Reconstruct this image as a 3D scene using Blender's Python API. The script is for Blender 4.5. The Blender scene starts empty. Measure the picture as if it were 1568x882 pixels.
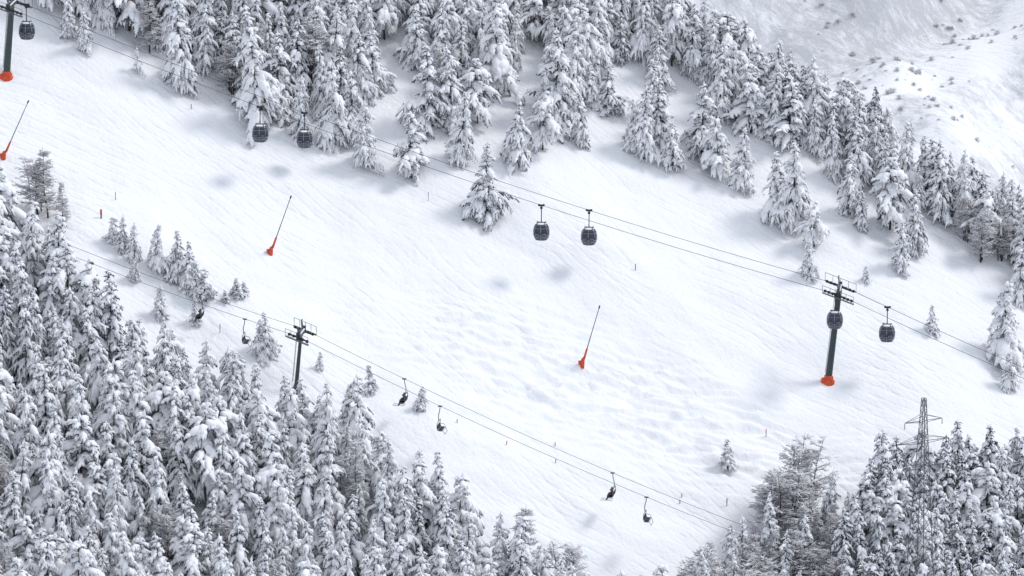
import bpy, math, random
import numpy as np
from mathutils import Vector, Matrix

# ------------------------------------------------------------------ setup
scene = bpy.context.scene
scene.view_settings.view_transform = 'Standard'
scene.view_settings.look = 'None'
scene.view_settings.exposure = 0
COL = scene.collection
PITCH = math.radians(15); DIST = 600.0; FOCAL = 165.3
CAM = np.array([0.0, -DIST*math.cos(PITCH), DIST*math.sin(PITCH)])
K = 36.0/FOCAL/1568.0
A, B = 0.5, 0.30            # hillside gradient

# ------------------------------------------------------------------ noise
def _hash(ix, iy, seed):
    h = (ix.astype(np.int64)*374761393 + iy.astype(np.int64)*668265263 + seed*974634777) & 0xffffffff
    h = ((h ^ (h >> 13))*1274126177) & 0xffffffff
    h = (h ^ (h >> 16)) & 0xffffff
    return h/float(0xffffff)
def noise(x, y, seed=0):
    """gradient noise, about -0.5..0.5"""
    x = np.asarray(x, float); y = np.asarray(y, float)
    ix = np.floor(x); iy = np.floor(y); fx = x-ix; fy = y-iy
    ux = fx*fx*fx*(fx*(fx*6-15)+10); uy = fy*fy*fy*(fy*(fy*6-15)+10)
    def g(ax, ay, dx, dy):
        a = _hash(ax, ay, seed)*2*math.pi
        return np.cos(a)*dx+np.sin(a)*dy
    a = g(ix, iy, fx, fy); b = g(ix+1, iy, fx-1, fy); c = g(ix, iy+1, fx, fy-1); d = g(ix+1, iy+1, fx-1, fy-1)
    return ((a*(1-ux)+b*ux)*(1-uy)+(c*(1-ux)+d*ux)*uy)*0.85

def ray(u, v):
    cx = (u-784.0)*K; cy = (441.0-v)*K
    sp, cp = math.sin(PITCH), math.cos(PITCH)
    return np.array([cx, cp+cy*sp, -sp+cy*cp])
def plane_pt(u, v):
    d = ray(u, v)
    t = (A*CAM[1]-B*CAM[0]-CAM[2])/(d[2]-A*d[1]+B*d[0])
    p = CAM+t*d
    return p[:2]
R1 = plane_pt(1050, 75); R2 = plane_pt(1568, 372)
rd = (R2-R1)/np.linalg.norm(R2-R1); rn = np.array([-rd[1], rd[0]])
if rn[1] < 0: rn = -rn
RC = plane_pt(950, 605)

def height(x, y):
    x = np.asarray(x, float); y = np.asarray(y, float)
    h = A*y - B*x
    h = h + 3.0*noise(x/38, y/38, 1) + 1.6*noise(x/15+3, y/15, 2)
    h = h + 0.6*noise((x+0.1*y)/7.0, y/4.5, 3)
    s = (x-R1[0])*rn[0]+(y-R1[1])*rn[1]
    t = np.maximum(0, s+4+4*noise(x/12, y/12, 9))
    h = h - 1.2*t*t/(t+10)
    # chopped snow area on the piste
    wx = x+2.0*noise(x/3.1, y/2.7, 14)+0.8*noise(x/1.1, y/1.2, 15); wy = y+0.9*noise(x/5.1+7, y/3.3, 16)+0.25*noise(x/1.6, y/1.1, 17)
    ex = (x-RC[0])/26.0; ey = (y-RC[1]+0.05*(x-RC[0]))/9.0
    m = np.exp(-(ex*ex+ey*ey)**1.5)*np.maximum(0.1, 1.15+1.6*noise(x/6, y/5, 18)) + 0.05
    r = noise(wx/6.5, (wy-0.17*wx)/1.15, 5); r2 = noise(wx/3.0, (wy-0.1*wx)/0.85, 6)
    h = h + m*(1.6*(0.25-np.abs(r)) + 0.8*r2)
    h = h + 0.12*noise(x/2.4, y/2.0, 7) + 0.05*noise(x/1.0, y/1.0, 8)
    far = -66 + 0.60*(y-240) - 0.12*x + 40*noise(x/110, y/110, 11) + 26*noise((x+y)/45, (x-y)/70, 12) + 9*noise(x/14, y/18, 13)
    far = far/(1+np.maximum(0, far)/600.0)
    k = 8.0
    d = np.clip((far-h)/k, -30, 30)
    return h + k*np.log1p(np.exp(d))
def hz(x, y): return float(height(x, y))

def site(u, v):
    """ground position seen from the viewpoint at photo survey position"""
    d = ray(u, v)
    t = np.linspace(330, 900, 1500)
    P = CAM[None, :]+t[:, None]*d[None, :]
    f = P[:, 2]-height(P[:, 0], P[:, 1])
    i = int(np.argmax(f < 0)) if (f < 0).any() else len(t)-1
    p = P[i]
    return Vector((p[0], p[1], hz(p[0], p[1])))
def project(p):
    q = np.array(p)-CAM
    sp, cp = math.sin(PITCH), math.cos(PITCH)
    dz = q[1]*cp-q[2]*sp
    return 784+q[0]/dz/K, 441-(q[1]*sp+q[2]*cp)/dz/K
def px2m(px, p):
    q = np.array(p)-CAM
    return px*K*(q[1]*math.cos(PITCH)-q[2]*math.sin(PITCH))/math.cos(PITCH)

# ------------------------------------------------------------------ materials
def new_mat(name):
    m = bpy.data.materials.new(name); m.use_nodes = True
    nt = m.node_tree; b = nt.nodes['Principled BSDF']
    return m, nt, b
def diffuse_mat(name):
    m = bpy.data.materials.new(name); m.use_nodes = True; nt = m.node_tree
    nt.nodes.remove(nt.nodes['Principled BSDF']); b = nt.nodes.new('ShaderNodeBsdfDiffuse')
    nt.links.new(b.outputs[0], nt.nodes['Material Output'].inputs['Surface'])
    return m, nt, b
def simple(name, col, rough=0.6, metal=0.0, var=0.15, scale=4.0):
    m, nt, b = new_mat(name)
    tc = nt.nodes.new('ShaderNodeTexCoord'); n = nt.nodes.new('ShaderNodeTexNoise')
    n.inputs['Scale'].default_value = scale; n.inputs['Detail'].default_value = 4
    nt.links.new(tc.outputs['Object'], n.inputs['Vector'])
    r = nt.nodes.new('ShaderNodeValToRGB')
    r.color_ramp.elements[0].position = 0.3; r.color_ramp.elements[1].position = 0.7
    r.color_ramp.elements[0].color = tuple(c*(1-var) for c in col)+(1,)
    r.color_ramp.elements[1].color = tuple(min(1, c*(1+var)) for c in col)+(1,)
    nt.links.new(n.outputs['Fac'], r.inputs['Fac']); nt.links.new(r.outputs['Color'], b.inputs['Base Color'])
    b.inputs['Roughness'].default_value = rough; b.inputs['Metallic'].default_value = metal
    return m

def snow_ground():
    m, nt, b = diffuse_mat('snow_ground'); N = nt.nodes.new; L = nt.links.new
    geo = N('ShaderNodeNewGeometry')
    def mapped(rot, sx, sy, src=None):
        m1 = N('ShaderNodeMapping'); m1.inputs['Rotation'].default_value = (0, 0, rot)
        L(src or geo.outputs['Position'], m1.inputs['Vector'])
        m2 = N('ShaderNodeMapping'); m2.inputs['Scale'].default_value = (sx, sy, 0.3); L(m1.outputs['Vector'], m2.inputs['Vector'])
        return m2.outputs['Vector']
    def stretched(rot, sx, sy, scale, detail=5, rough=0.6, dist=0.0):
        n = N('ShaderNodeTexNoise'); n.inputs['Scale'].default_value = scale; n.inputs['Detail'].default_value = detail
        n.inputs['Roughness'].default_value = rough; n.inputs['Distortion'].default_value = dist
        L(mapped(rot, sx, sy), n.inputs['Vector']); return n
    def math_(op, a, c, clamp=False):
        k = N('ShaderNodeMath'); k.operation = op; k.use_clamp = clamp
        for i, q in enumerate((a, c)):
            if isinstance(q, (int, float)): k.inputs[i].default_value = q
            else: L(q, k.inputs[i])
        return k.outputs[0]
    def tracks(rot, sx, sc, dist, mseed):
        w = N('ShaderNodeTexWave'); w.bands_direction = 'Y'; w.inputs['Scale'].default_value = sc
        w.inputs['Distortion'].default_value = dist; w.inputs['Detail'].default_value = 1; w.inputs['Detail Scale'].default_value = 0.4
        L(mapped(rot, sx, 1), w.inputs['Vector'])
        p = math_('POWER', w.outputs['Fac'], 7.0)
        n = stretched(mseed, 1, 1, 0.08, 1); k = N('ShaderNodeMapRange'); k.inputs['From Min'].default_value = 0.46; k.inputs['From Max'].default_value = 0.6
        L(n.outputs['Fac'], k.inputs['Value']); return math_('MULTIPLY', p, k.outputs['Result'])
    n1 = stretched(0.22, 0.3, 1.0, 0.8, 3)
    n2 = stretched(0.8, 0.6, 1.0, 0.8, 3)
    n5 = stretched(0, 1, 1, 1.7, 4, 0.65)
    t1 = tracks(0.25, 0.14, 0.2, 9, 0.3); t2 = tracks(0.65, 0.2, 0.16, 14, 1.9)
    h = math_('ADD', math_('MULTIPLY', n1.outputs['Fac'], 0.28), math_('MULTIPLY', n2.outputs['Fac'], 0.3))
    h = math_('SUBTRACT', h, math_('MULTIPLY', t1, 0.14)); h = math_('SUBTRACT', h, math_('MULTIPLY', t2, 0.14))
    h = math_('ADD', h, math_('MULTIPLY', n5.outputs['Fac'], 0.40))
    bp = N('ShaderNodeBump'); bp.inputs['Strength'].default_value = 0.95; bp.inputs['Distance'].default_value = 0.38
    L(h, bp.inputs['Height']); L(bp.outputs['Normal'], b.inputs['Normal'])
    # far hillside scrub / rock speckle
    sep = N('ShaderNodeSeparateXYZ'); L(geo.outputs['Position'], sep.inputs[0])
    farm = N('ShaderNodeMapRange'); farm.inputs['From Min'].default_value = 110; farm.inputs['From Max'].default_value = 150
    L(sep.outputs['Y'], farm.inputs['Value'])
    s1 = stretched(0.6, 0.6, 1.2, 0.42, 7, 0.85)
    s2 = stretched(-0.7, 0.5, 1.3, 0.03, 2, 0.5)
    thr = math_('ADD', s1.outputs['Fac'], math_('MULTIPLY', math_('SUBTRACT', s2.outputs['Fac'], 0.5), 0.9))
    rr = N('ShaderNodeMapRange'); rr.inputs['From Min'].default_value = 0.44; rr.inputs['From Max'].default_value = 0.66
    L(thr, rr.inputs['Value'])
    f = math_('MULTIPLY', rr.outputs['Result'], farm.outputs['Result'])
    f = math_('MULTIPLY', f, 0.65)
    mix = N('ShaderNodeMix'); mix.data_type = 'RGBA'
    mix.inputs['A'].default_value = (0.875, 0.883, 0.895, 1); mix.inputs['B'].default_value = (0.36, 0.37, 0.39, 1)
    L(f, mix.inputs['Factor']); L(mix.outputs['Result'], b.inputs['Color'])
    return m

def foliage(name, dark, white, lo, hi, nscale=2.5, namp=0.9):
    m, nt, b = diffuse_mat(name); N = nt.nodes.new; L = nt.links.new
    geo = N('ShaderNodeNewGeometry'); sep = N('ShaderNodeSeparateXYZ'); L(geo.outputs['Normal'], sep.inputs[0])
    tc = N('ShaderNodeTexCoord'); n = N('ShaderNodeTexNoise'); n.inputs['Scale'].default_value = nscale; n.inputs['Detail'].default_value = 1.5
    n.inputs['Roughness'].default_value = 0.7
    L(tc.outputs['Object'], n.inputs['Vector'])
    oi = N('ShaderNodeObjectInfo')
    def M(op, a, c):
        k = N('ShaderNodeMath'); k.operation = op
        for i, q in enumerate((a, c)):
            if isinstance(q, (int, float)): k.inputs[i].default_value = q
            else: L(q, k.inputs[i])
        return k.outputs[0]
    v = M('ADD', sep.outputs['Z'], M('MULTIPLY', M('SUBTRACT', n.outputs['Fac'], 0.5), namp*2))
    v = M('ADD', v, M('MULTIPLY', M('SUBTRACT', oi.outputs['Random'], 0.5), 0.4))
    r = N('ShaderNodeMapRange'); r.inputs['From Min'].default_value = lo; r.inputs['From Max'].default_value = hi
    r.interpolation_type = 'SMOOTHSTEP'
    L(v, r.inputs['Value'])
    mix = N('ShaderNodeMix'); mix.data_type = 'RGBA'; mix.inputs['A'].default_value = dark+(1,); mix.inputs['B'].default_value = white+(1,)
    L(r.outputs['Result'], mix.inputs['Factor']); L(mix.outputs['Result'], b.inputs['Color'])
    return m

M_GROUND = snow_ground()
M_SNOWF = foliage('snow_laden_branch', (0.10, 0.118, 0.15), (0.91, 0.915, 0.93), -0.85, -0.2, 4.5, 1.25)
M_SNOWSHADE = foliage('snow_dusted_shade_branch', (0.06, 0.072, 0.10), (0.89, 0.90, 0.92), -0.5, 0.15, 4.5, 1.25)  # thinner snow; shade over the lower-right trees put into the darker colour
M_NEEDLE = foliage('frosted_needles', (0.055, 0.065, 0.085), (0.7, 0.73, 0.77), -0.3, 0.8, 5, 0.9)
M_BARK = foliage('bark', (0.07, 0.06, 0.055), (0.6, 0.6, 0.62), 0.35, 0.9, 6, 0.8)
M_TWIG = foliage('frosted_twig', (0.38, 0.35, 0.36), (0.88, 0.88, 0.90), -0.6, 0.4, 3, 0.7)
M_SCRUB = foliage('hoar_frosted_scrub', (0.45, 0.45, 0.47), (0.88, 0.88, 0.90), -0.8, 0.3, 3, 0.7)
M_STEEL = simple('dark_green_steel', (0.045, 0.065, 0.065), 0.5, 0.2)
M_GALV = simple('galvanised_steel', (0.10, 0.11, 0.12), 0.5, 0.4)
M_BLACK = simple('black_rubber', (0.025, 0.027, 0.03), 0.7)
M_ORANGE = simple('orange_padding', (0.62, 0.085, 0.03), 0.7, 0, 0.25)
M_ROPE = simple('steel_rope', (0.08, 0.082, 0.09), 0.5, 0.4)
M_CABIN = simple('cabin_shell', (0.075, 0.085, 0.105), 0.35, 0.1)
M_FRAME = simple('cabin_frame', (0.28, 0.30, 0.34), 0.4, 0.5)
M_GLASS = simple('tinted_glass', (0.03, 0.04, 0.06), 0.12)
M_CAPSNOW = simple('settled_snow', (0.86, 0.87, 0.88), 0.8, 0, 0.02)
M_SKIN = simple('skin', (0.55, 0.33, 0.24), 0.6)
M_JGREEN = simple('green_jacket', (0.06, 0.3, 0.08), 0.8)
M_JDARK = simple('dark_jacket', (0.03, 0.035, 0.06), 0.8)
M_JRED = simple('red_jacket', (0.4, 0.04, 0.04), 0.8)
M_PANTS = simple('ski_pants', (0.025, 0.025, 0.03), 0.8)
M_HELMET = simple('helmet', (0.05, 0.05, 0.06), 0.3)

# ------------------------------------------------------------------ mesh helper
class MB:
    def __init__(s): s.v = []; s.f = []; s.m = []; s.n = 0
    def add(s, V, F, mi):
        s.v.append(np.asarray(V, float)); s.f += [tuple(i+s.n for i in f) for f in F]; s.m += [mi]*len(F); s.n += len(V)
    def tube(s, path, rad, nseg=6, flat=1.0, mi=0, jit=0.0, rng=None, cap=True):
        P = np.asarray(path, float); n = len(P)
        T = np.empty_like(P); T[1:-1] = P[2:]-P[:-2]; T[0] = P[1]-P[0]; T[-1] = P[-1]-P[-2]
        T /= (np.sqrt((T*T).sum(1))[:, None]+1e-9)
        if abs(T[0, 2]) < 0.9: S = np.stack([T[:, 1], -T[:, 0], np.zeros(n)], 1)
        else: S = np.stack([np.zeros(n), T[:, 2], -T[:, 1]], 1)
        S /= (np.sqrt((S*S).sum(1))[:, None]+1e-9)
        U = np.cross(S, T)
        a = np.arange(nseg)*2*math.pi/nseg
        r = np.asarray(rad, float)[:, None]*np.ones((1, nseg))
        if jit: r = r*(1+jit*(rng.random((n, nseg))*2-1))
        V = P[:, None, :]+S[:, None, :]*(r*np.cos(a))[:, :, None]+U[:, None, :]*(r*flat*np.sin(a))[:, :, None]
        F = []
        for i in range(n-1):
            for j in range(nseg):
                k = (j+1) % nseg
                F.append((i*nseg+j, i*nseg+k, (i+1)*nseg+k, (i+1)*nseg+j))
        if cap:
            F.append(tuple(range(nseg))[::-1]); F.append(tuple(range((n-1)*nseg, n*nseg)))
        s.add(V.reshape(-1, 3), F, mi)
    def bar(s, a, b, r, mi=0, nseg=6): s.tube([a, b], [r, r], nseg, 1, mi)
    def box(s, c, size, mi=0, R=None):
        c = np.array(c, float); h = np.array(size, float)/2
        V = []
        for sx in (-1, 1):
            for sy in (-1, 1):
                for sz in (-1, 1):
                    V.append((sx*h[0], sy*h[1], sz*h[2]))
        V = np.array(V)
        if R is not None: V = V@np.array(R).T
        F = [(0, 1, 3, 2), (4, 6, 7, 5), (0, 4, 5, 1), (2, 3, 7, 6), (0, 2, 6, 4), (1, 5, 7, 3)]
        s.add(V+c, F, mi)
    def mesh(s, name, mats, smooth=True):
        me = bpy.data.meshes.new(name)
        V = np.concatenate(s.v)
        me.from_pydata(V.tolist(), [], s.f)
        for m in mats: me.materials.append(m)
        me.polygons.foreach_set('material_index', s.m)
        me.polygons.foreach_set('use_smooth', [smooth]*len(s.f))
        me.update(); return me
def obj(name, me, loc=(0, 0, 0), rotz=0, sc=(1, 1, 1), parent=None):
    o = bpy.data.objects.new(name, me); COL.objects.link(o)
    o.location = loc; o.rotation_euler = (0, 0, rotz); o.scale = sc
    if parent is not None: o.parent = parent
    return o
def empty(name, loc=(0, 0, 0), rotz=0):
    o = bpy.data.objects.new(name, None); COL.objects.link(o); o.location = loc; o.rotation_euler = (0, 0, rotz); return o

# ------------------------------------------------------------------ terrain
def axis(lo, hi, step, L0, L1):
    c = list(np.arange(lo, hi+1e-6, step)); s = step; x = c[-1]; out = []
    while x < L1: s *= 1.12; s = min(s, 60); x += s; out.append(x)
    c2 = c+out; s = step; x = lo; pre = []
    while x > L0: s *= 1.12; s = min(s, 60); x -= s; pre.append(x)
    return np.array(pre[::-1]+c2)
xs = axis(-76, 84, 0.3, -1500, 1500); ys = axis(-68, 72, 0.3, -1100, 2200)
yf = list(np.arange(150, 420, 3.0)); ys = np.array(sorted([y for y in ys if y < 148 or y > 422]+yf))
X, Y = np.meshgrid(xs, ys); Z = height(X, Y)
V = np.stack([X, Y, Z], -1).reshape(-1, 3); nx, ny = len(xs), len(ys)
I = np.arange(nx*ny).reshape(ny, nx)
F = np.stack([I[:-1, :-1], I[:-1, 1:], I[1:, 1:], I[1:, :-1]], -1).reshape(-1, 4)
me = bpy.data.meshes.new('snow_slope'); me.vertices.add(len(V)); me.vertices.foreach_set('co', V.ravel())
me.loops.add(F.size); me.loops.foreach_set('vertex_index', F.ravel().astype(np.int32))
me.polygons.add(len(F)); me.polygons.foreach_set('loop_start', np.arange(0, F.size, 4, dtype=np.int32))
me.polygons.foreach_set('use_smooth', np.ones(len(F), bool))
me.update(calc_edges=True); me.validate(); me.materials.append(M_GROUND)
obj('snow_slope_ground', me)

# ------------------------------------------------------------------ trees
def make_conifer(seed, H=10.0, R=1.9, bare=0.06, spacing=0.42, droop=0.6, fat=1.0, irr=0.25, power=0.8, cover=1.0):
    rng = np.random.default_rng(seed); mb = MB()
    lean = rng.normal(0, 0.015, 2)
    def axisp(z): return np.array([lean[0]*z+0.1*math.sin(z*0.7+seed), lean[1]*z+0.1*math.cos(z*0.6+seed), z])
    zs = np.linspace(-0.6, H*0.985, 10)
    mb.tube([axisp(z) for z in zs], np.linspace(0.17, 0.025, 10)*(H/10)**0.5, 7, 1, 2)
    z = bare*H+0.15; lob = rng.uniform(0, 6.28, 4)
    while z < H*0.97:
        t = (z-bare*H)/(H-bare*H)
        base = R*((1-t)**power*0.92+0.08)*min(1, 0.66+t*3.0)
        n = int(round(3+4.6*(1-t)*cover+rng.random()*1.5))
        az0 = rng.uniform(0, 6.28)
        for k in range(n):
            az = az0+k*2*math.pi/n+rng.normal(0, 0.35)
            if rng.random() < 0.06: continue
            L = base*(1+irr*math.sin(az*2+lob[0]+z*0.9)+irr*0.7*math.sin(az*3+lob[1]-z*1.7)+irr*0.4*math.sin(z*2.3+lob[3]))*rng.uniform(0.6, 1.2)
            L = max(L, 0.22)
            zz = z+rng.normal(0, spacing*0.45)
            d = np.array([math.cos(az), math.sin(az), 0]); sd = np.array([-d[1], d[0], 0])
            dr = droop*rng.uniform(0.6, 1.5)*(1-0.4*t); up = 0.3*rng.uniform(0.1, 1.3)
            c = axisp(zz); bend = rng.normal(0, 0.15)
            def P(s): return c+d*L*s+sd*L*bend*s*s+np.array([0, 0, L*(up*s-dr*s*s)])
            w = (0.12+0.085*L)*fat*rng.uniform(0.6, 1.35)
            ss = np.linspace(0.12, 1.0, 5)
            mb.tube([P(s) for s in ss], w*np.array([0.4, 0.85, 1.1, 0.95, 0.28]), 5, 0.7, 0, 0.3, rng)
            nside = 2 if L < 0.5 else (5 if L < 1.1 else (8 if L < 1.8 else 10))
            for q in range(nside):
                s0 = rng.uniform(0.3, 0.97); sg = 1 if q % 2 else -1
                a = rng.uniform(0.35, 1.1); l = L*rng.uniform(0.16, 0.38)*(1.2-s0*0.45)+0.12
                dd = d*math.cos(a)+sd*math.sin(a)*sg; p0 = P(s0)+np.array([0, 0, rng.normal(0, 0.05)])
                dz = dr*rng.uniform(0.5, 1.9)
                pts = [p0+dd*l*e-np.array([0, 0, l*dz*e*e*1.4]) for e in (0.0, 0.5, 1.05)]
                mb.tube(pts, w*rng.uniform(0.38, 0.8)*np.array([0.75, 1, 0.3]), 4, 0.8, 0, 0.35, rng)
            nn = 1+int(L*3)
            for q in range(nn):
                s0 = rng.uniform(0.15, 1.0); o = sd*rng.normal(0, 0.22*L*s0+0.05)
                p0 = P(s0)+o-np.array([0, 0, w*0.3]); l = rng.uniform(0.12, 0.34)
                e = d*rng.uniform(0, 0.5)+sd*rng.normal(0, 0.4)
                tip = p0+e*l-np.array([0, 0, l]); wd = (sd*rng.uniform(-1, 1)+d*rng.uniform(-1, 1)); wd = wd/(np.linalg.norm(wd)+1e-6)*0.08
                mb.add([p0-wd, p0+wd, tip+wd*0.3, tip-wd*0.3], [(0, 1, 2, 3)], 1)
        z += spacing*rng.uniform(0.7, 1.3)*(0.75+0.4*(1-t))
    mb.tube([axisp(H*0.9), axisp(H*0.94), axisp(H*0.975), axisp(H)], [0.10*fat, 0.12*fat, 0.08*fat, 0.03], 6, 1, 0, 0.35, rng)
    return mb.mesh('conifer_mesh', [M_SNOWF, M_NEEDLE, M_BARK])

def make_larch(seed, H=8.0, R=2.0, bushy=False, twigs=9):
    rng = np.random.default_rng(seed); mb = MB()
    stems = [(0, 0)] if not bushy else [(rng.uniform(-.5, .5), rng.uniform(-.5, .5)) for _ in range(4)]
    for (sx, sy) in stems:
        h = H*rng.uniform(0.85, 1.0) if bushy else H
        lx, ly = (sx*0.25+rng.normal(0, .04), sy*0.25+rng.normal(0, .04)) if bushy else rng.normal(0, .02, 2)
        ax = lambda z: np.array([sx+lx*z+0.1*math.sin(z+seed), sy+ly*z+0.1*math.cos(z*0.8), z])
        zs = np.linspace(-0.5, h, 9)
        mb.tube([ax(z) for z in zs], np.linspace(0.12, 0.015, 9)*(0.7 if bushy else 1), 6, 1, 1)
        nb = 38 if bushy else 110
        for i in range(nb):
            t = rng.uniform(0.1, 0.98); z = t*h
            prof = math.sin(math.pi*min(1, t*0.8+0.2))**0.7 if bushy else (1-t)**0.75+0.08
            L = R*prof*rng.uniform(0.6, 1.15)*(0.75 if bushy else 1); az = rng.uniform(0, 6.28)
            d = np.array([math.cos(az), math.sin(az), 0]); sd = np.array([-d[1], d[0], 0])
            up = rng.uniform(0.4, 1.0) if bushy else rng.uniform(0.0, 0.35); dr = rng.uniform(0.1, 0.4)
            P = lambda s: ax(z)+d*L*s+np.array([0, 0, L*(up*s-dr*s*s)])
            mb.tube([P(0), P(.35), P(.7), P(1)], [0.035, 0.05, 0.045, 0.015], 4, 1, 0, 0.2, rng)
            for q in range(twigs):
                s0 = rng.uniform(0.2, 1); l = rng.uniform(0.25, 0.6)*(0.6+0.3*L); sg = rng.choice([-1, 1]); a = rng.uniform(.3, 1.2)
                dd = d*math.cos(a)+sd*sg*math.sin(a)+np.array([0, 0, rng.uniform(-.35, .5)])
                p0 = P(s0); p1 = p0+dd*l*.5; p2 = p0+dd*l+np.array([0, 0, -0.1*l])
                mb.tube([p0, p1, p2], [0.03, 0.042, 0.01], 3, 1, 0, cap=False)
                for g in range(2):
                    r2 = rng.normal(0, 1, 3); r2 /= np.linalg.norm(r2); r2[2] = abs(r2[2])*0.5
                    b0 = p0+dd*l*rng.uniform(.2, 1); b1 = b0+(r2+dd*.5)*rng.uniform(.1, .28)
                    mb.tube([b0, b1], [0.034, 0.012], 3, 1, 0, cap=False)
    return mb.mesh('larch_mesh', [M_TWIG, M_BARK])

SPR = [make_conifer(10+i, R=[2.3, 2.0, 2.6, 2.15, 2.4, 1.9, 2.7][i], droop=[.7, .9, .6, .8, 1.0, .85, .75][i], power=[.8, .75, .85, .7, .75, .8, .85][i],
        irr=[.16, .24, .28, .2, .18, .28, .3][i], bare=[.04, .06, .03, .1, .05, .08, .04][i], fat=[1.1, 1.2, 1.25, 1.05, 1.35, 1.15, 1.4][i],
        spacing=[.44, .48, .48, .42, .54, .46, .56][i]) for i in range(7)]
PINE = [make_conifer(40+i, R=[2.2, 2.4, 2.0][i], bare=[.16, .24, .14][i], spacing=.62, droop=[.6, .7, .9][i], fat=1.65, irr=.4, power=[.5, .45, .55][i], cover=.8) for i in range(3)]
SMALL = [make_conifer(60+i, H=4.0, R=1.25, bare=0.02, spacing=.3, droop=.5, fat=.85, irr=.22) for i in range(3)]
LAR = [make_larch(80, 8, 2.0), make_larch(81, 8, 1.7), make_larch(82, 7, 2.3, True), make_larch(83, 6.5, 2.4, True)]
def dusted_shade(m):
    c = m.copy(); c.materials[0] = M_SNOWSHADE; return c
SPRD = [dusted_shade(m) for m in SPR[:5]]  # spruce copies with less snow and shade painted into the branches
SCR = [make_larch(90, 6.5, 2.4, True, 3), make_larch(91, 6.0, 2.6, True, 3)]
for m_ in SCR: m_.materials[0] = M_SCRUB

rnd = random.Random(5)
taken = []
def plant(mesh, H0, p, Hm, parent=None, name='snow_covered_spruce', wide=None):
    s = Hm/H0; w = s*(wide if wide else rnd.uniform(0.85, 1.15))
    z = hz(p[0], p[1])
    o = obj(name, mesh, (p[0], p[1], z-0.05), rnd.uniform(0, 6.28), (w, w, s), parent)
    o.rotation_euler[0] = rnd.gauss(0, 0.035); o.rotation_euler[1] = rnd.gauss(0, 0.035)
    taken.append((p[0], p[1])); return o

single = [(630,272,100,1.1),(745,335,116,.95),(562,255,100,1.0),(540,215,105,1),(790,253,95,1.0),(830,230,92,.9),(888,222,82,.95),(703,248,108,.95),(275,136,138,.95),
 (460,215,98,.9),(400,196,142,.9),(512,226,132,.9),(425,170,120,1),(655,192,125,1.0),(690,200,130,1.05),(730,190,100,1),(985,243,112,.95),(1030,260,78,1.15),(968,232,80,1),(1135,285,88,1.1),
 (1102,272,92,.95),(1075,238,112,1.05),(1215,345,128,1.0),(1196,335,100,1),(1240,425,62,1.0),(1246,380,72,.95),(1300,330,96,1),(1318,353,60,1.0),(1380,415,80,1.0),(1400,390,100,.9),(1362,352,112,1),
 (1440,335,122,1),(1545,600,62,1.1),(1540,556,122,1.1),(1562,460,92,1),(212,113,40,.8),(132,78,66,.9),(105,60,70,.9),(550,150,102,1.0),(572,140,92,1),(755,142,132,1),(770,130,100,1),(852,192,150,.9),(872,152,125,.95),(930,170,72,1.2),
 (548,692,118,.9),(532,680,90,.9),(410,550,72,1.0),(395,540,50,1.0),(190,388,58,1.0),(175,378,45,1.0),(240,412,68,1.0),(205,402,62,1.0),(290,442,74,1.0),(268,425,72,1.0),(315,462,52,1.1),(300,460,48,1.1),(206,432,42,1.0),(245,487,52,1.1),(300,500,42,1.0),(1150,205,110,1.0),(1180,212,110,1.0),
 (1010,215,95,1),(1000,190,100,1),(905,160,66,1.1),(835,178,110,.9),
 (465,692,116,.9),(438,680,108,.85),(488,705,100,.9),(315,642,125,.85),(352,652,122,.85),(393,664,112,.9),(372,640,98,.85),(600,32,100,1),(622,20,110,1),(588,60,90,1),(1100,180,115,.9),(1090,130,100,1),(1010,130,90,1),(950,60,90,1),
 (255,615,110,.85),(215,585,100,.9),(285,632,100,.85),(505,712,95,.9),(640,800,115,.85),(585,770,112,.85),(668,812,120,.85)]
small = [(1427,512,43,.9),(1325,433,24,1.0),(1112,721,45,.95),(645,629,38,1.0),(490,566,28,.85),(566,602,44,.95),(362,456,30,1.3),(374,452,20,1.4),(345,465,20,1.3),(1190,330,30,1.2)]
for i, (u, v, h, w) in enumerate(single):
    p = site(u, v); me_ = rnd.choice(SPR) if i % 5 else rnd.choice(PINE)
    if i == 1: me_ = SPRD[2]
    plant(me_, 10.0, p, px2m(h, p), wide=w)
for (u, v, h, w) in small:
    p = site(u, v); plant(rnd.choice(SMALL), 4.0, p, px2m(h, p), name='young_snowy_spruce', wide=w)
for (u, v, h, k) in [(72,336,108,0),(96,350,70,1),(60,325,85,2),(1500,402,78,3),(1530,398,70,2),(1480,372,70,3),(1225,800,132,2),(1175,815,95,3),(1205,830,120,2)]:
    p = site(u, v); plant(LAR[k], [8, 8, 7, 6.5][k], p, px2m(h, p), name='frosted_larch_tree')

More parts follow.
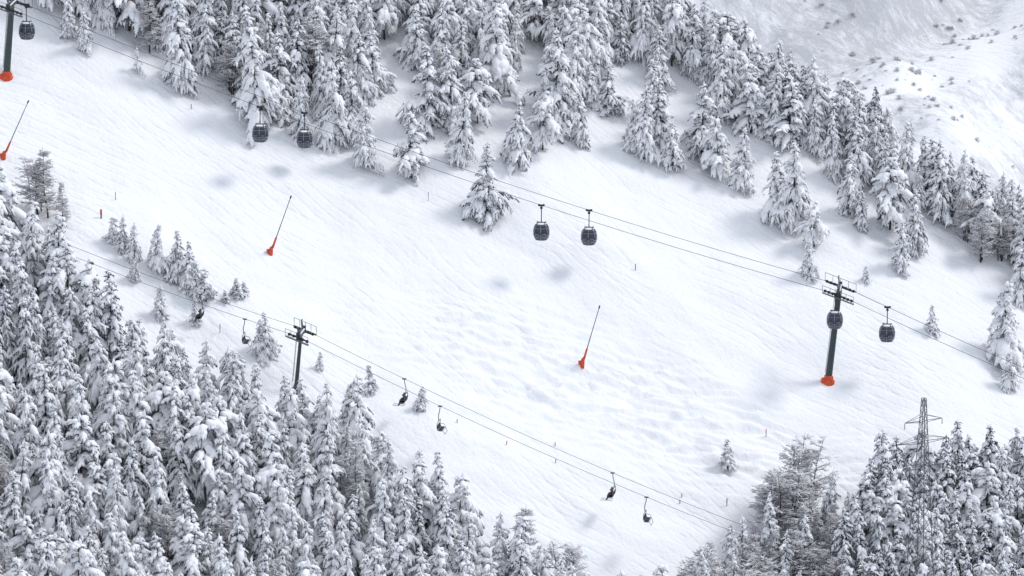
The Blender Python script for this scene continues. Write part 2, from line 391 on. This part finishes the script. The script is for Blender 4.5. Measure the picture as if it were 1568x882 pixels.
def inside(poly, x, y):
    c = False; n = len(poly); j = n-1
    for i in range(n):
        xi, yi = poly[i]; xj, yj = poly[j]
        if ((yi > y) != (yj > y)) and (x < (xj-xi)*(y-yi)/(yj-yi)+xi): c = not c
        j = i
    return c
def forest(name, poly_px, spacing, hpx, kinds, tries=9000, dens=1.0):
    poly = [tuple(plane_pt(*q)) for q in poly_px]
    x0 = min(p[0] for p in poly); x1 = max(p[0] for p in poly); y0 = min(p[1] for p in poly); y1 = max(p[1] for p in poly)
    par = empty(name, ((x0+x1)/2, (y0+y1)/2, hz((x0+x1)/2, (y0+y1)/2))); inv = Matrix.Translation(par.location).inverted()
    n = 0
    for _ in range(tries):
        x = rnd.uniform(x0, x1); y = rnd.uniform(y0, y1)
        if not inside(poly, x, y): continue
        sp = spacing*rnd.uniform(0.75, 1.3)
        if any((x-a)**2+(y-b)**2 < sp*sp for a, b in taken): continue
        if dens < 1 and float(noise(x/7, y/7, 21))+0.5 > dens: continue
        kind = rnd.choices([k for k, w in kinds], [w for k, w in kinds])[0]
        hm = rnd.triangular(hpx[0], hpx[1], hpx[0]*.4+hpx[1]*.6)/12.0*1.03
        if rnd.random() < .12: hm *= .65
        if kind == 's': o = plant(rnd.choice(SPR), 10, (x, y), hm, par, 'snowy_conifer', rnd.uniform(.72, 1.0))
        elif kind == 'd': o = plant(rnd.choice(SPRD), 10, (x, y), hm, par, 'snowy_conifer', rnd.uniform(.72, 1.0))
        elif kind == 'p': o = plant(rnd.choice(PINE), 10, (x, y), hm, par, 'snowy_pine', rnd.uniform(.75, 1.05))
        else:
            k = rnd.randrange(4); o = plant(LAR[k], [8, 8, 7, 6.5][k], (x, y), hm*0.8, par, 'frosted_larch')
        o.matrix_parent_inverse = inv; n += 1
    print(name, n)
KU = [('s', 6), ('p', 4), ('d', 1), ('l', .6)]
forest('conifer_forest', [(-120,300),(0,395),(100,485),(150,520),(215,600),(310,650),(460,712),(545,725),(610,800),(670,800),(720,850),(800,890),(900,935),(1030,985),(1060,1040),(-120,1040)], 2.75, (95, 155), [('s', 6), ('p', 3), ('d', .7), ('l', .6)])
forest('conifer_forest', [(-150,-90),(40,-60),(70,22),(130,50),(250,95),(330,130),(430,160),(520,180),(575,110),(590,20),(640,-20),(640,-90)], 2.9, (95, 145), KU, dens=.85)
forest('conifer_forest', [(630,-90),(640,110),(690,165),(790,110),(800,60),(880,140),(960,90),(1040,110),(1060,30),(1000,-90)], 3.0, (95, 140), KU, dens=.9)
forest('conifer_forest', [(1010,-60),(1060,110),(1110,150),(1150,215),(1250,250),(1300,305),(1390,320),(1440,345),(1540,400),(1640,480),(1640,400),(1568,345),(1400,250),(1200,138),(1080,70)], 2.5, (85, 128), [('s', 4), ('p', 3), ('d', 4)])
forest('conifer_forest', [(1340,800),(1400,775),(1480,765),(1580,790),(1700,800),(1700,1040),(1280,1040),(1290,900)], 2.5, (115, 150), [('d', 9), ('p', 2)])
forest('larch_thicket', [(1060,900),(1120,880),(1150,850),(1240,830),(1330,830),(1330,1040),(1020,1040)], 2.0, (85, 120), [('l', 5), ('s', 2)])
# scrub on the far hillside
par = empty('distant_scrub', (120, 300, hz(120, 300))); inv = Matrix.Translation(par.location).inverted()
for _ in range(3000):
    x = rnd.uniform(30, 160); y = rnd.uniform(170, 340)
    if float(noise((x+y)/18, (x-y)/50, 31))*1.3 < rnd.uniform(-.1, .4): continue
    s = rnd.uniform(.08, .22)
    o = obj('scrub', SCR[rnd.randrange(2)], (x, y, hz(x, y)-.4), rnd.uniform(0, 6.28), (s*1.8, s*1.6, s), par); o.matrix_parent_inverse = inv

# ------------------------------------------------------------------ ropeways
def superring(w, d, z, n=24, e=3.2):
    out = []
    for i in range(n):
        a = 2*math.pi*i/n; c, s = math.cos(a), math.sin(a)
        r = (abs(c)**e+abs(s)**e)**(-1/e); out.append((w*r*c, d*r*s, z))
    return out
def gondola_mesh():
    """origin at rope grip, x along rope"""
    parts = {}
    zb = -4.55
    prof = [(0.0, .55), (.1, .72), (.35, .90), (.75, 1.0), (1.2, 1.02), (1.65, .93), (1.95, .80), (2.12, .62), (2.2, .3)]
    mb = MB(); n = 24
    Vv = []
    for z, w in prof: Vv += superring(w, w*0.93, zb+z, n)
    for i in range(len(prof)-1):
        Fq = [(i*n+j, i*n+(j+1) % n, (i+1)*n+(j+1) % n, (i+1)*n+j) for j in range(n)]
        mi = 1 if i in (3, 4, 5) else 0
        mb.f += [tuple(q) for q in Fq]; mb.m += [mi]*n
    mb.f += [tuple(range(n))[::-1], tuple(range((len(prof)-1)*n, len(prof)*n))]; mb.m += [0, 0]
    mb.v.append(np.array(Vv)); mb.n = len(Vv)
    parts['cabin_body'] = mb.mesh('cabin_body', [M_CABIN, M_GLASS])
    fr = MB()
    for j in range(n):
        if j % 3 == 0:
            pts = []
            for z, w in prof[1:8]:
                q = superring(w+.012, w*.93+.012, zb+z, n)[j]; pts.append(q)
            fr.tube(pts, [.035]*len(pts), 5)
    for z, w in [(.75, 1.0), (1.65, .93), (.1, .73)]:
        q = superring(w+.015, w*.93+.015, zb+z, n); fr.tube(q+[q[0]], [.032]*(n+1), 5)
    for sx in (-.45, .45):
        for zz in (.55, 1.0):
            fr.box((sx, -1.05, zb+zz), (.5, .16, .05))
        for dx in (-.2, 0, .2): fr.box((sx+dx, -1.08, zb+.72), (.03, .05, .6))
    parts['window_frames'] = fr.mesh('window_frames', [M_FRAME])
    h = MB()
    for sx in (-.5, .5): h.tube([(sx, -.5, zb+2.08), (sx, -.5, zb+2.32), (sx, .5, zb+2.32), (sx, .5, zb+2.08)], [.04]*4, 6)
    h.bar((-.62, 0, zb+2.32), (.62, 0, zb+2.32), .06)
    h.tube([(0, 0, zb+2.32), (0, .0, -1.6), (0, .05, -1.0), (0, .0, -.25), (0, 0, 0)], [.07, .06, .06, .06, .06], 8)
    h.box((0, 0, -.02), (.75, .2, .22)); h.box((0, .0, -.35), (.3, .25, .25))
    for sx in (-.3, .3): h.tube([(sx, -.08, .02), (sx, .08, .02)], [.14, .14], 10)
    parts['hanger_arm'] = h.mesh('hanger_arm', [M_BLACK])
    s = MB(); q = superring(.62, .58, zb+2.13, n); q2 = superring(.5, .45, zb+2.23, n)
    s.add(q+q2, [(j, (j+1) % n, n+(j+1) % n, n+j) for j in range(n)]+[tuple(range(n, 2*n))], 0)
    parts['roof_snow'] = s.mesh('roof_snow', [M_CAPSNOW])
    return parts
GOND = gondola_mesh()

def chair_mesh():
    mb = MB()
    mb.box((0, 0, -.02), (.5, .12, .16)); mb.tube([(0, 0, 0), (-.05, 0, -.5), (-.22, 0, -1.2), (-.18, 0, -1.9)], [.05]*4, 8)
    mb.bar((-.18, -.95, -1.9), (-.18, .95, -1.9), .045)
    for s in (-.95, .95):
        mb.tube([(-.18, s, -1.9), (-.22, s, -2.5), (-.1, s, -2.85), (.42, s, -2.88)], [.04]*4, 6)
        mb.tube([(-.2, s, -2.45), (.3, s*.98, -2.5), (.5, s*.9, -2.9), (.72, s*.7, -3.3)], [.03]*4, 6)
    mb.bar((.5, -.85, -2.9), (.5, .85, -2.9), .025); mb.bar((.72, -.7, -3.3), (.72, .7, -3.3), .035)
    fr = mb.mesh('chair_frame', [M_GALV])
    c = MB()
    for y in (-.7, -.235, .235, .7):
        c.tube([(-.12, y, -2.86), (.1, y, -2.9), (.4, y, -2.86)], [.2, .22, .2], 8, .25)
        c.tube([(-.16, y, -2.8), (-.22, y, -2.5), (-.24, y, -2.3)], [.2, .21, .18], 8, .3)
    return {'frame': fr, 'seats': c.mesh('chair_seats', [M_BLACK])}
CHAIR = chair_mesh()

def rope(name, pts3, sag, r=0.032):
    mb = MB(); allp = []
    for (a, b), sg in zip(zip(pts3[:-1], pts3[1:]), sag):
        n = 60; a = np.array(a); b = np.array(b)
        for i in range(n):
            t = i/n; p = a+(b-a)*t; p[2] -= 4*sg*t*(1-t); allp.append(p)
    allp.append(np.array(pts3[-1]))
    mb.tube(allp, [r]*len(allp), 6); obj(name, mb.mesh('rope', [M_ROPE])); return np.array(allp)

def tower_mesh(H, arm, sheave_len, slope, lean=0.0, kind='g', drop=.35):
    """origin at ground, x along rope (downhill), y across"""
    t = MB(); n = 10; r0, r1 = (.46, .36) if kind == 'g' else (.27, .2)
    zs = np.linspace(-.8, H, n)
    t.tube([(lean*z, 0, z) for z in zs], np.linspace(r0, r1, n), 14)
    for z in np.arange(1.5, H-.5, .4): t.bar((lean*z-.5, -.22, z), (lean*z-.5, .22, z), .02, 0, 4)
    for s in (-.22, .22): t.bar((lean*1.2-.5, s, 1.2), (lean*H-.5, s, H), .025, 0, 5)
    x = lean*H
    a = MB()
    a.box((x, 0, H-.1), (.45, arm*2, .4)); a.box((x, 0, H+.35), (.25, arm*1.2, .15))
    for s in (-1, 1):
        a.tube([(x, s*arm*.45, H), (x-.2, s*arm*.7, H+1.1), (x-.2, s*arm*.98, H+1.25)], [.08]*3, 6)
        a.bar((x, s*arm*.85, H), (x-.2, s*arm*.85, H+1.2), .06)
        for w in (.45, .85):
            yy = s*(arm+w); L = sheave_len/2+.3
            a.bar((x-L, yy, H-.35+slope*L), (x+L, yy, H-.35-slope*L), .045)
            if w > .5: a.bar((x-L, yy, H+.65+slope*L), (x+L, yy, H+.65-slope*L), .03)
            for q in np.linspace(-L, L, 5): a.bar((x+q, yy, H-.35-slope*q), (x+q, yy, H+.65-slope*q if w > .5 else H-.3-slope*q), .03)
        L = sheave_len/2+.2
        for q in np.linspace(-L, L, 14): a.box((x+q, s*(arm+.65), H-.33-slope*q), (.16, .42, .05))
    w = MB()
    for s in (-1, 1):
        nw = max(4, int(sheave_len/.42)); qs = np.linspace(-sheave_len/2, sheave_len/2, nw)
        for q in qs:
            c = (x+q, s*arm, H+.02-slope*q-.0+drop-.55)
            w.tube([(c[0], c[1]-.07, c[2]), (c[0], c[1]+.07, c[2])], [.19, .19], 12)
        w.box((x, s*(arm-.14), H-.2+drop-.35), (sheave_len, .06, .2), 0, Matrix.Rotation(math.atan(slope), 3, 'Y'))
        w.box((x, s*(arm-.1), H-.0), (.5, .3, .9))
    b = MB()
    b.tube([(lean*z, 0, z) for z in (-.5, .15, .2, .75, .8)], [r0*2.0, r0*1.9, r0*1.4, r0*1.25, r0*1.05], 10)
    b.box((-.1, -.0, .12), (1.5 if kind == 'g' else .9, 1.3 if kind == 'g' else .8, .5))
    d = {'mast': t.mesh('mast', [M_STEEL]), 'crossarm': a.mesh('crossarm', [M_GALV], False), 'sheaves': w.mesh('sheaves', [M_BLACK])}
    d['footing_pad'] = b.mesh('footing_pad', [M_ORANGE if kind == 'g' else M_GALV], False)
    sn = MB(); sn.box((x, 0, H+.14), (.42, arm*1.9, .08)); d['arm_snow'] = sn.mesh('arm_snow', [M_CAPSNOW])
    return d
def place(name, parts, loc, rotz):
    e = empty(name, loc, rotz)
    for k, m in parts.items(): obj(k, m, parent=e)
    return e

def ropeway(kind, bases, Hs, arm, sags, slen):
    n = len(bases); P = [np.array(b) for b in bases]
    near, far = [], []
    for i, p in enumerate(P):
        a = P[max(0, i-1)]; c = P[min(n-1, i+1)]; d = c-a
        L = math.hypot(d[0], d[1]); ang = math.atan2(d[1], d[0]); slope = -d[2]/L
        lean = 0.10
        place('gondola_lift_tower' if kind == 'g' else 'chairlift_tower', tower_mesh(Hs[i], arm, slen, slope, lean, kind), tuple(p), ang)
        top = p+np.array([math.cos(ang)*lean*Hs[i], math.sin(ang)*lean*Hs[i], Hs[i]+.02])
        side = np.array([-math.sin(ang), math.cos(ang), 0])*arm
        far.append(top+side); near.append(top-side)
    nm = 'gondola_rope' if kind == 'g' else 'chairlift_rope'; rr = .031 if kind == 'g' else .025
    return rope(nm, near, sags, rr), rope(nm, far, sags, rr)
def at_u(R, u):
    us = np.array([project(p)[0] for p in R]); i = int(np.argmax(us > u)); i = max(i, 1)
    t = (u-us[i-1])/(us[i]-us[i-1]); p = R[i-1]+(R[i]-R[i-1])*t
    d = R[i]-R[i-1]; return p, math.atan2(d[1], d[0])

gb = [site(-520, -75), site(10, 120), site(1268, 585), site(1900, 838)]
near, far = ropeway('g', gb, [10, 9.6, 12.2, 11], 2.4, [1, 1.9, .8], 3.4)
for R, us in ((near, (398, 829, 1279)), (far, (40, 466, 902, 1359))):
    for u in us:
        p, a = at_u(R, u); place('gondola_cabin', GOND, tuple(p), a)
cb = [site(-160, 372), site(453, 600), site(1330, 985)]
cn, cf = ropeway('c', cb, [8, 7.4, 8], 1.7, [.9, 1.5], 2.2)

# ------------------------------------------------------------------ seated skiers
def skier(chair, y, jacket):
    vs = [(0,0,.12),(-.04,0,.34),(-.02,0,.54),(0,0,.66),(.03,0,.8),(.05,0,.9)]
    rs = [.15,.145,.17,.07,.1,.085]; es = [(0,1),(1,2),(2,3),(3,4),(4,5)]
    for s in (-1, 1):
        b = len(vs); vs += [(-.01,s*.19,.57),(.1,s*.25,.34),(.36,s*.19,.27)]; rs += [.075,.06,.045]; es += [(2,b),(b,b+1),(b+1,b+2)]
        b = len(vs); vs += [(.05,s*.1,.1),(.48,s*.13,.13),(.5,s*.13,-.3),(.53,s*.13,-.38),(.68,s*.13,-.42)]; rs += [.1,.075,.065,.07,.055]; es += [(0,b),(b,b+1),(b+1,b+2),(b+2,b+3),(b+3,b+4)]
    me = bpy.data.meshes.new('sk'); me.from_pydata(vs, es, []); o = bpy.data.objects.new('sk', me); COL.objects.link(o)
    md = o.modifiers.new('s', 'SKIN')
    for i, r in enumerate(rs):
        me.skin_vertices[0].data[i].radius = (r, r*(1.15 if i in (1, 2) else 1)); me.skin_vertices[0].data[i].use_root = (i == 0)
    sb = o.modifiers.new('d', 'SUBSURF'); sb.levels = 2; sb.render_levels = 2
    dg = bpy.context.evaluated_depsgraph_get(); m2 = bpy.data.meshes.new_from_object(o.evaluated_get(dg))
    bpy.data.objects.remove(o)
    m2.materials.clear()
    for m in (jacket, M_PANTS, M_SKIN, M_BLACK): m2.materials.append(m)
    for p in m2.polygons:
        c = p.center; p.use_smooth = True
        p.material_index = 3 if c.z < -.25 or (c.x > .32 and c.z > .22) else (1 if c.z < .22 else (2 if c.z > .7 else 0))
    ca, sa = math.cos(chair.rotation_euler[2]), math.sin(chair.rotation_euler[2])
    lx, ly = .06, y
    e = empty('seated_skier', (chair.location[0]+lx*ca-ly*sa, chair.location[1]+lx*sa+ly*ca, chair.location[2]-2.9), chair.rotation_euler[2])
    obj('body', m2, parent=e)
    h = MB()
    prof = [(.74, .1), (.8, .135), (.88, .142), (.95, .12), (1.0, .07), (1.02, .01)]
    h.tube([(.03 if z > .8 else .01, 0, z) for z, r in prof], [r for z, r in prof], 12); obj('helmet', h.mesh('helmet', [M_HELMET]), parent=e)
    g = MB(); g.tube([(.13, -.1, .87), (.17, 0, .87), (.13, .1, .87)], [.04, .045, .04], 8); g.tube([(.15, 0, .83), (.19, 0, .8)], [.012, .02], 6); obj('goggles', g.mesh('goggles', [M_GLASS]), parent=e)
    gl = MB()
    for s in (-1, 1):
        gl.tube([(.34, s*.19, .27), (.42, s*.18, .26), (.46, s*.18, .25)], [.045, .055, .045], 8, .6)
        for k in range(4): gl.tube([(.44, s*.18+(k-1.5)*.022, .26), (.5, s*.18+(k-1.5)*.024, .255), (.51, s*.18+(k-1.5)*.024, .21-.004*k)], [.013, .013, .01], 5)
        gl.tube([(.38, s*.14, .25), (.43, s*.12, .24), (.46, s*.13, .21)], [.015, .014, .01], 5)
    obj('gloves', gl.mesh('gloves', [M_BLACK]), parent=e)
    sk = MB()
    for s in (-1, 1):
        pts = [(-.1, s*.13, -.5), (.6, s*.13, -.5), (1.25, s*.13, -.5), (1.4, s*.13, -.44)]
        sk.tube(pts, [.045, .04, .045, .03], 6, .25)
    obj('skis', sk.mesh('skis', [M_JDARK]), parent=e)
for u in (375, 674, 990):
    p, a = at_u(cn, u); place('chairlift_chair', CHAIR, tuple(p), a)
for u, js in ((307, [(-.25, M_JGREEN), (.45, M_JDARK)]), (619, [(-.5, M_JDARK), (.2, M_JDARK)]), (938, [(-.3, M_JRED), (.4, M_JDARK)])):
    p, a = at_u(cf, u); c = place('chairlift_chair', CHAIR, tuple(p), a+math.pi)
    for y, j in js: skier(c, y, j)

# ------------------------------------------------------------------ snow lances
def lance(u, v, tu, tv):
    p = site(u, v); Lx = px2m(tu-u, p); Lz = px2m(v-tv, p)
    m = MB(); s = MB(); d = np.array([Lx, 0, Lz])
    q = lambda t: tuple(d*t+np.array([0, 0, .25]))
    s.tube([q(.2), q(.6), q(.97)], [.06, .05, .04], 7); s.tube([q(.95), q(1.0)], [.09, .09], 8); s.bar(q(.0), q(.3), .05)
    s.bar((-.35, .0, .1), q(.22), .035)
    m.tube([(-.1, 0, -.3), (-.05, 0, .3), (.05, 0, .75), (.1, 0, .95)], [.32, .32, .24, .18], 10); m.tube([q(.08), q(.26)], [.15, .12], 8)
    m.box((-.38, -.05, .45), (.32, .42, .38))
    place('snow_lance', {'pole': s.mesh('pole', [M_BLACK]), 'orange_base': m.mesh('orange_base', [M_ORANGE])}, tuple(p), 0)
lance(6, 243, 45, 158); lance(415, 390, 446, 304); lance(892, 571, 917, 482)

def marker(u, v, h, mat, r=.05, name='piste_marker_pole'):
    p = site(u, v); H = px2m(h, p); m = MB()
    m.tube([(0, 0, -.2), (0, 0, H*.55)], [r*.7, r*.7], 7, 1, 1); m.tube([(0, 0, H*.45), (0, 0, H*.96), (0, 0, H)], [r, r, r*.3], 8, 1, 0)
    obj(name, m.mesh('marker', [mat, M_BLACK]), tuple(p))
marker(155, 336, 14, M_ORANGE, .13); marker(177, 306, 12, M_ORANGE, .05); marker(973, 416, 10, M_ORANGE, .06); marker(1173, 669, 12, M_ORANGE, .06)
marker(1113, 778, 12, M_BLACK, .06); marker(337, 512, 14, M_BLACK, .05); marker(293, 168, 8, M_ORANGE, .05); marker(656, 308, 14, M_BLACK, .03)
for (u, v) in [(776, 683), (851, 712), (1044, 765), (700, 650), (1041, 775), (850, 685)]: marker(u, v, 6, M_ORANGE, .06)

# ------------------------------------------------------------------ lattice pylon
def pylon(u, v, H):
    p = site(u, v); m = MB()
    wd = lambda z: 1.4*(1-z/H)**1.0+.2
    C = lambda z, i: ((-1, 1, 1, -1)[i]*wd(z), (-1, -1, 1, 1)[i]*wd(z), z)
    zs = [0]; st = 2.6
    while zs[-1] < H-1: zs.append(min(H, zs[-1]+st)); st = max(1.4, st*.95)
    for a, b in zip(zs[:-1], zs[1:]):
        for i in range(4):
            j = (i+1) % 4
            m.bar(C(a, i), C(b, i), .055, 0, 4); m.bar(C(a, i), C(b, j), .027, 0, 4); m.bar(C(a, j), C(b, i), .027, 0, 4); m.bar(C(b, i), C(b, j), .027, 0, 4)
    for za, L in ((H-3.0, 2.6), (H-5.6, 3.6), (H-8.8, 2.8)):
        w = wd(za)
        for s in (-1, 1):
            for yy in (-w, w):
                m.bar((s*w, yy, za), (s*L, 0, za+.1), .038, 0, 4); m.bar((s*w, yy, za+.8), (s*L, 0, za+.1), .03, 0, 4)
            m.bar((s*(w+L)/2, -w/2, za+.05), (s*(w+L)/2, w/2, za+.05), .03, 0, 4)
            for g in range(6): m.tube([(s*L, 0, za-.12*g), (s*L, 0, za-.12*g-.06)], [.08, .04], 7, 1, 1)
    obj('lattice_power_pylon', m.mesh('pylon', [M_GALV, M_BLACK], False), tuple(p), .45)
pylon(1406, 985, 31.0)

# ------------------------------------------------------------------ light and camera
sd = Vector((6.7, 2.6, 8.0)).normalized()
sun = bpy.data.lights.new('sun', 'SUN'); sun.energy = 1.7; sun.angle = math.radians(14); sun.color = (1, .985, .965)
so = bpy.data.objects.new('sun', sun); COL.objects.link(so); so.rotation_euler = sd.to_track_quat('Z', 'Y').to_euler(); so.location = (200, 80, 240)
w = bpy.data.worlds.new('World'); scene.world = w; w.use_nodes = True; nt = w.node_tree
sky = nt.nodes.new('ShaderNodeTexSky'); sky.sky_type = 'NISHITA'; sky.sun_disc = False
sky.sun_elevation = math.asin(sd.z); sky.sun_rotation = math.atan2(sd.x, sd.y); sky.altitude = 2000; sky.dust_density = 3; sky.air_density = .8; sky.ozone_density = .6
# thin high cloud veil over the blue sky
tc = nt.nodes.new('ShaderNodeTexCoord'); cn_ = nt.nodes.new('ShaderNodeTexNoise'); cn_.inputs['Scale'].default_value = 3; cn_.inputs['Detail'].default_value = 3
nt.links.new(tc.outputs['Generated'], cn_.inputs['Vector'])
mr = nt.nodes.new('ShaderNodeMapRange'); mr.inputs['From Min'].default_value = .3; mr.inputs['From Max'].default_value = .7; mr.inputs['To Min'].default_value = .65; mr.inputs['To Max'].default_value = .95
nt.links.new(cn_.outputs['Fac'], mr.inputs['Value'])
mx = nt.nodes.new('ShaderNodeMix'); mx.data_type = 'RGBA'; mx.inputs['B'].default_value = (5.6, 5.95, 6.65, 1)
nt.links.new(mr.outputs['Result'], mx.inputs['Factor']); nt.links.new(sky.outputs[0], mx.inputs['A'])
bg = nt.nodes['Background']; nt.links.new(mx.outputs['Result'], bg.inputs[0]); bg.inputs[1].default_value = 0.15
cam = bpy.data.cameras.new('camera'); co = bpy.data.objects.new('camera', cam); COL.objects.link(co)
co.location = CAM; co.rotation_euler = (math.radians(90)-PITCH, 0, 0); cam.lens = FOCAL; cam.sensor_width = 36; cam.clip_start = 1; cam.clip_end = 6000
scene.camera = co
